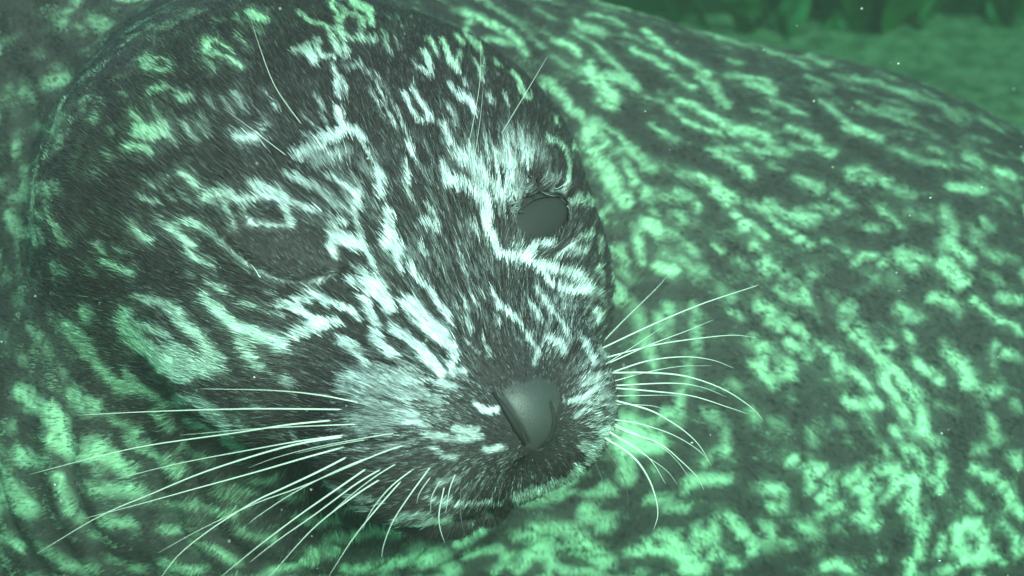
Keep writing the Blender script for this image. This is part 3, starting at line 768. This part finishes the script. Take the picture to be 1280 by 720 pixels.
mat_nose, nt, bs = new_mat('nose_leather')
bs.inputs['Base Color'].default_value = (0.050, 0.047, 0.046, 1)
bs.inputs['Roughness'].default_value = 0.5
nz = nt.nodes.new('ShaderNodeTexNoise'); nz.inputs['Scale'].default_value = 900
nz.inputs['Detail'].default_value = 3
bp = nt.nodes.new('ShaderNodeBump'); bp.inputs['Strength'].default_value = 0.35; bp.inputs['Distance'].default_value = 0.0006
nt.links.new(nz.outputs['Fac'], bp.inputs['Height'])
nt.links.new(bp.outputs['Normal'], bs.inputs['Normal'])
tc = nt.nodes.new('ShaderNodeTexCoord'); nt.links.new(tc.outputs['Object'], nz.inputs['Vector'])
SLITS = [[(616, 490), (633, 514), (646, 536), (656, 556)], [(690, 508), (692, 530), (686, 548), (677, 558)]]
SL3 = [[trace(x, y, body_base) for x, y in s] for s in SLITS]
def nose_sdf(P):
    P = P.astype(np.float64)
    q = head(P)
    pd = poly_sdf(q[:, [0, 2]], NPOLY)
    d = body_base(P) - 0.0004 - 0.0018 * np.exp(-((q[:, [0, 2]] - NPOLY.mean(0)) ** 2).sum(1) / 0.013 ** 2)
    d = smax(d, pd - 0.001, 0.004)
    d = smax(d, -(body_base(P) + 0.006), 0.001)
    d = smax(d, 0.085 - q[:, 1], 0.001)
    for s in SL3:
        for a, b in zip(s[:-1], s[1:]):
            d = smax(d, -cone(P, a - unit(a) * 0.0015, b - unit(b) * 0.0015, 0.0024, 0.0024), 0.0016)
    return d
nlo, nhi = np.array(SL3[0]).min(0) - 0.014, np.array(SL3[1] + SL3[0]).max(0) + 0.016
nlo[2] -= 0.012; nhi[2] += 0.03; nhi[1] += 0.016
nv, nf = surface_net(nose_sdf, nlo, nhi, 0.00115)
nose = link_mesh('nose', to_world(nv), nf, mat_nose, seal, BASE)
mat_dark, nt, bs = new_mat('nostril_dark')
bs.inputs['Base Color'].default_value = (0.012, 0.011, 0.011, 1)
bs.inputs['Roughness'].default_value = 0.8
def tube(P, R, n=6):
    P = np.asarray(P, float)
    T = unit(np.gradient(P, axis=0))
    up = np.array((0.3, 0.2, 1.0))
    A = unit(np.cross(T, up)); B = np.cross(T, A)
    V = []
    for k in range(len(P)):
        for j in range(n):
            a = 2 * math.pi * j / n
            V.append(P[k] + R[k] * (math.cos(a) * A[k] + math.sin(a) * B[k]))
    F = [(k * n + j, k * n + (j + 1) % n, (k + 1) * n + (j + 1) % n, (k + 1) * n + j) for k in range(len(P) - 1) for j in range(n)]
    F.append(tuple(range(n))[::-1]); F.append(tuple((len(P) - 1) * n + j for j in range(n)))
    return np.array(V), F
for s in SL3:
    P = np.array(s)
    v, f = tube(P, [0.0009, 0.0019, 0.0019, 0.0009])
    link_mesh('nostril', to_world(v), f, mat_dark, nose, BASE)

def spline(P, n):
    """Catmull-Rom through the points"""
    P = np.asarray(P, float)
    Q = np.concatenate([[2 * P[0] - P[1]], P, [2 * P[-1] - P[-2]]])
    out = []
    m = len(P) - 1
    for t in np.linspace(0, m - 1e-6, n):
        k = int(t); f = t - k
        p0, p1, p2, p3 = Q[k:k + 4]
        out.append(0.5 * (2 * p1 + (p2 - p0) * f + (2 * p0 - 5 * p1 + 4 * p2 - p3) * f * f + (3 * p1 - p0 - 3 * p2 + p3) * f ** 3))
    return np.array(out)

mat_whisk, nt, bs = new_mat('whisker')
bs.inputs['Base Color'].default_value = (0.60, 0.62, 0.54, 1)
bs.inputs['Roughness'].default_value = 0.35
mat_whiskd, nt, bs = new_mat('whisker_dark')
bs.inputs['Base Color'].default_value = (0.10, 0.10, 0.09, 1)
bs.inputs['Roughness'].default_value = 0.4
# root first; (thickness, depth change from root to tip, dark, pixels of the muzzle frame)
WHISKERS = [
 (1.0, .015, 0, (457,505),(400,494),(340,488),(250,486)), (1.1, .02, 0, (436,512),(320,511),(200,514),(97,519)),
 (1.2, .02, 0, (420,525),(360,531),(295,541),(190,556),(125,570),(37,593)), (0.8, .02, 0, (458,530),(400,532),(320,536),(225,544)),
 (1.0, .02, 0, (438,543),(377,551),(320,561),(225,579),(144,599)), (1.3, .0, 0, (436,545),(377,554),(320,569),(250,592),(190,617),(125,645),(46,692)),
 (1.2, .02, 0, (437,557),(382,572),(320,590),(240,612),(175,630),(102,649)), (0.7, .02, 0, (501,541),(470,545),(395,559),(345,572),(310,585)),
 (0.8, .02, 0, (478,546),(420,556),(370,567)), (1.3, -.01, 0, (440,568),(395,591),(350,612),(320,626),(270,657),(225,692),(198,726)),
 (0.9, .0, 0, (522,552),(482,564),(432,585),(370,611),(320,629),(250,662),(198,691)), (0.8, .0, 0, (490,562),(440,580),(395,601),(357,622),(320,647),(311,655)),
 (1.2, -.01, 0, (462,583),(420,612),(370,647),(320,685),(275,722)), (1.0, -.01, 0, (482,583),(445,605),(395,642),(345,677),(312,703)),
 (0.7, .0, 0, (503,575),(470,595),(440,618),(415,640),(402,652)), (1.1, -.01, 0, (480,596),(440,622),(390,662),(335,723)),
 (0.9, .0, 0, (527,579),(490,607),(465,637),(453,662)), (0.9, .0, 0, (546,573),(515,615),(492,650),(480,680),(477,697)),
 (0.9, -.01, 0, (506,596),(470,637),(440,675),(410,722)), (0.9, .0, 0, (570,590),(562,612),(557,642)), (0.8, .0, 0, (556,605),(549,640),(550,660),(556,679)),
 (0.6, .0, 0, (542,591),(525,615),(521,629)), (0.6, .0, 1, (576,604),(576,645),(582,672)), (0.6, .0, 0, (552,598),(540,620),(538,640)),
 (0.9, .05, 0, (750,431),(780,400),(821,360),(833,346)), (1.2, .07, 0, (752,437),(815,406),(877,380),(937,360),(948,356)),
 (1.2, .07, 0, (757,448),(815,432),(865,424),(915,419),(945,422)), (0.6, .05, 0, (754,457),(795,431),(832,406)),
 (0.9, .06, 0, (756,456),(815,430),(860,413),(891,400)), (1.2, .07, 0, (763,466),(810,451),(855,446),(890,450),(917,460)),
 (0.7, .06, 0, (765,477),(810,465),(850,458),(890,457)), (1.5, .06, 0, (764,466),(815,466),(860,471),(905,487),(940,510),(954,526)),
 (1.1, .06, 0, (766,482),(840,479),(877,484),(908,496)), (1.3, .06, 0, (766,485),(815,489),(865,495),(910,509),(934,517)),
 (0.6, .05, 0, (766,495),(840,494),(862,497)), (1.5, .05, 0, (766,500),(810,512),(835,525),(857,540),(875,558),(889,582)),
 (1.0, .05, 0, (764,524),(800,530),(840,543),(872,562),(887,578)), (1.3, .04, 0, (764,531),(787,541),(825,555),(852,577),(872,597),(880,613)),
 (1.3, .03, 0, (758,538),(795,560),(815,577),(832,605)), (1.7, .02, 0, (752,545),(790,570),(810,597),(820,625),(822,645),(817,662)),
 (0.7, .02, 1, (752,553),(775,588),(784,615),(785,647)), (0.6, .01, 1, (745,575),(754,605),(750,635)), (0.6, .03, 0, (760,540),(815,575),(835,590),(847,606)),
 (0.9, .04, 0, (764,528),(822,556),(845,575),(860,595)), (0.7, .05, 0, (766,505),(812,507),(832,512)),
 (0.6, -.015, 0, (380,160),(345,110),(325,60),(314,25)), (0.6, -.015, 0, (364,199),(335,177),(310,158),(279,135)),
 (0.7, -.010, 0, (620,178),(655,120),(684,71)), (0.5, -.010, 0, (583,192),(592,150),(600,100),(601,50)), (0.4, -.005, 0, (592,205),(600,150),(604,110)),
]
for thick, dz, dark, *px in WHISKERS:
    rx, ry = px[0]
    r0 = trace(rx, ry, body_base)
    while r0[2] > 0.735 and rx > 700:                # the root sits on the muzzle, not behind it
        rx -= 3
        r0 = trace(rx, ry, body_base)
    px[0] = (rx, ry)
    L = np.cumsum([0] + [math.dist(a, b) for a, b in zip(px[:-1], px[1:])])
    f = L / L[-1]
    pts = [at(x, y, r0[2] - 0.006 * math.sin(min(1, k * 4) * math.pi / 2) + dz * (0.6 if dz > 0 else 1) * k) for (x, y), k in zip(px, f)]
    pts[0] = r0 + unit(r0) * 0.002
    P = spline(pts, 22)
    s = np.linspace(0, 1, 22)
    v, fc = tube(P, 0.00038 * thick * (1 - 0.82 * s ** 1.3), 6)
    link_mesh('whisker', to_world(v), fc, mat_whiskd if dark else mat_whisk, seal, BASE)
# ------------------------------------------------------------------ pool floor, wall, algae
def grid_sheet(fn, nu, nv):
    V = [fn(i / (nu - 1), j / (nv - 1)) for j in range(nv) for i in range(nu)]
    F = [(j * nu + i, j * nu + i + 1, (j + 1) * nu + i + 1, (j + 1) * nu + i) for j in range(nv - 1) for i in range(nu - 1)]
    return np.array(V), F
def rough_mat(name, c0, c1, scale, rough=0.9, bump=0.4, c2=None):
    m, nt, bs = new_mat(name)
    tc = nt.nodes.new('ShaderNodeTexCoord')
    n1 = nt.nodes.new('ShaderNodeTexNoise'); n1.inputs['Scale'].default_value = scale; n1.inputs['Detail'].default_value = 8; n1.inputs['Roughness'].default_value = 0.65
    n2 = nt.nodes.new('ShaderNodeTexNoise'); n2.inputs['Scale'].default_value = scale * 6; n2.inputs['Detail'].default_value = 4
    r1 = nt.nodes.new('ShaderNodeValToRGB')
    r1.color_ramp.elements[0].position = 0.35; r1.color_ramp.elements[0].color = (*c0, 1)
    r1.color_ramp.elements[1].position = 0.65; r1.color_ramp.elements[1].color = (*c1, 1)
    if c2:
        e = r1.color_ramp.elements.new(0.8); e.color = (*c2, 1)
    bp = nt.nodes.new('ShaderNodeBump'); bp.inputs['Strength'].default_value = bump; bp.inputs['Distance'].default_value = 0.02
    nt.links.new(tc.outputs['Object'], n1.inputs['Vector']); nt.links.new(tc.outputs['Object'], n2.inputs['Vector'])
    nt.links.new(n1.outputs['Fac'], r1.inputs['Fac']); nt.links.new(r1.outputs['Color'], bs.inputs['Base Color'])
    nt.links.new(n2.outputs['Fac'], bp.inputs['Height']); nt.links.new(bp.outputs['Normal'], bs.inputs['Normal'])
    bs.inputs['Roughness'].default_value = rough
    return m
WALL_Y = 3.35
def floor_fn(u, v):
    x, y = -3.5 + 7 * u, -1.4 + (WALL_Y + 1.5) * v
    z = 0.008 * math.sin(x * 5.1 + y * 2.3) + 0.006 * math.sin(y * 9 - x * 3.7)
    return (x, y, z - 0.012)
v, f = grid_sheet(floor_fn, 60, 50)
tag(link_mesh('pool_floor', v, f, rough_mat('floor_concrete', (0.07, 0.036, 0.030), (0.36, 0.19, 0.15), 26.0)), 'speckled grey olive concrete floor of the pool under the seal', 'floor', kind='structure')
def wall_fn(u, v):
    x, z = -3.5 + 7 * u, -0.03 + 1.2 * v
    return (x, WALL_Y + 0.03 * math.sin(x * 3.1 + z * 4) + 0.02 * math.sin(x * 9 - z * 7), z)
v, f = grid_sheet(wall_fn, 60, 20)
tag(link_mesh('pool_wall', v, f, rough_mat('wall_algae', (0.004, 0.010, 0.004), (0.014, 0.028, 0.008), 5.0)), 'dark green algae-covered pool wall behind the seal', 'wall', kind='structure')
# algae growing on the wall and along the foot of it
def frond_mesh(h, w, bend, seed):
    r = random.Random(seed)
    n = 9
    V, F = [], []
    for k in range(n):
        t = k / (n - 1)
        ww = w * (0.35 + 0.9 * math.sin(math.pi * min(1, t * 0.9 + 0.08))) * (1 + 0.25 * math.sin(t * 9 + seed))
        x = bend * t * t + 0.02 * math.sin(t * 6 + seed)
        y = 0.05 * math.sin(t * 3 + seed * 1.7)
        for s in (-1, 0, 1):
            V.append((x + s * ww, y + 0.25 * ww * (s == 0) + 0.01 * math.sin(t * 14 + s), h * t))
    for k in range(n - 1):
        for s in (0, 1):
            a = k * 3 + s
            F.append((a, a + 1, a + 4, a + 3))
    return np.array(V), F
mat_frond = rough_mat('algae_frond', (0.010, 0.028, 0.007), (0.04, 0.085, 0.018), 14.0, 0.6, 0.2)
def algae(name, loc, blades, label):
    root = bpy.data.objects.new(name, None)
    root.location = loc
    COL.objects.link(root)
    tag(root, label, 'algae', 'algae plants by the pool wall')
    for (dx, dy, h, w, bend, rz, sd) in blades:
        v, f = frond_mesh(h, w, bend, sd)
        c, s = math.cos(rz), math.sin(rz)
        v = np.stack([v[:, 0] * c - v[:, 1] * s + dx, v[:, 0] * s + v[:, 1] * c + dy, v[:, 2]], 1)
        o = link_mesh('frond', v, f, mat_frond, root)
        o.modifiers.new('thick', 'SOLIDIFY').thickness = 0.004
        sub = o.modifiers.new('smooth', 'SUBSURF'); sub.levels = sub.render_levels = 1
def spot(px, py, y):
    """place on the floor plane seen at that pixel, moved to depth y"""
    d = dir_world(np.array(((px - 640) / FPX, (360 - py) / FPX, 1.0)))
    t = y / d[1]
    return (CAM + d * t)
rr = random.Random(4)
for px, n, hh, lab in ((1075, 6, 0.48, 'broad bright green algae plant with a drooping frond at the foot of the wall'), (1180, 4, 0.40, 'thin upright algae strands by the wall'),
                       (905, 5, 0.24, 'low bushy algae clump behind the back of the seal'), (985, 4, 0.22, 'short dark algae tuft at the wall foot'), (1255, 5, 0.38, 'tall narrow algae plant by the far wall')):
    p = spot(px, 60, WALL_Y - 0.12)
    bl = [(rr.uniform(-0.1, 0.1), rr.uniform(-0.05, 0.05), hh * rr.uniform(0.6, 1.1), (0.05 if px == 1075 else 0.02) * rr.uniform(0.7, 1.5), rr.uniform(-0.25, 0.25), rr.uniform(-1, 1), rr.randint(0, 99)) for _ in range(n)]
    algae('algae_plant', (p[0], WALL_Y - 0.12, -0.015), bl, lab)
# specks floating in the water
V, F = [], []
bv_, bf_ = np.array([(1, 0, 0), (-1, 0, 0), (0, 1, 0), (0, -1, 0), (0, 0, 1), (0, 0, -1.0)]), [(0, 2, 4), (2, 1, 4), (1, 3, 4), (3, 0, 4), (2, 0, 5), (1, 2, 5), (3, 1, 5), (0, 3, 5)]
for k in range(330):
    z = random.uniform(0.42, 0.58) if k < 230 else random.uniform(0.6, 2.2)
    p = at(random.uniform(-150, 1430), random.uniform(-120, 840), z)
    if z > 0.6 and body_base(p[None])[0] < 0.01:
        continue
    r = random.choice((0.00014, 0.0002, 0.00026, 0.0004)) * (z / 0.5)
    F += [tuple(i + len(V) for i in f) for f in bf_]
    V += list(to_world(p) + bv_ * r * (random.uniform(0.6, 1.6), 1, random.uniform(0.6, 1.4)))
mat_speck, nt, bs = new_mat('speck')
bs.inputs['Base Color'].default_value = (0.75, 0.78, 0.70, 1)
tag(link_mesh('floating_specks', V, F, mat_speck, smooth=False), 'tiny pale specks of debris drifting in the water', 'debris', kind='stuff')
# ------------------------------------------------------------------ murky green water all round
m = bpy.data.materials.new('murky_water')
m.use_nodes = True
nt = m.node_tree
nt.nodes.clear()
pv = nt.nodes.new('ShaderNodeVolumePrincipled')
pv.inputs['Color'].default_value = (0.022, 0.020, 0.018, 1)
pv.inputs['Density'].default_value = 1.2
pv.inputs['Absorption Color'].default_value = (0.30, 0.80, 0.60, 1)
om = nt.nodes.new('ShaderNodeOutputMaterial')
nt.links.new(pv.outputs[0], om.inputs['Volume'])
x0, x1, y0, y1, z0, z1 = -4.0, 4.0, -1.8, 4.2, -1.05, 1.30
V = [(x, y, z) for x in (x0, x1) for y in (y0, y1) for z in (z0, z1)]
F = [(0, 1, 3, 2), (4, 6, 7, 5), (0, 4, 5, 1), (2, 3, 7, 6), (0, 2, 6, 4), (1, 5, 7, 3)]
tag(link_mesh('haze', V, F, m, smooth=False), 'murky green pool water all round the seal', 'water', kind='stuff')
print('script', time.perf_counter() - T0)
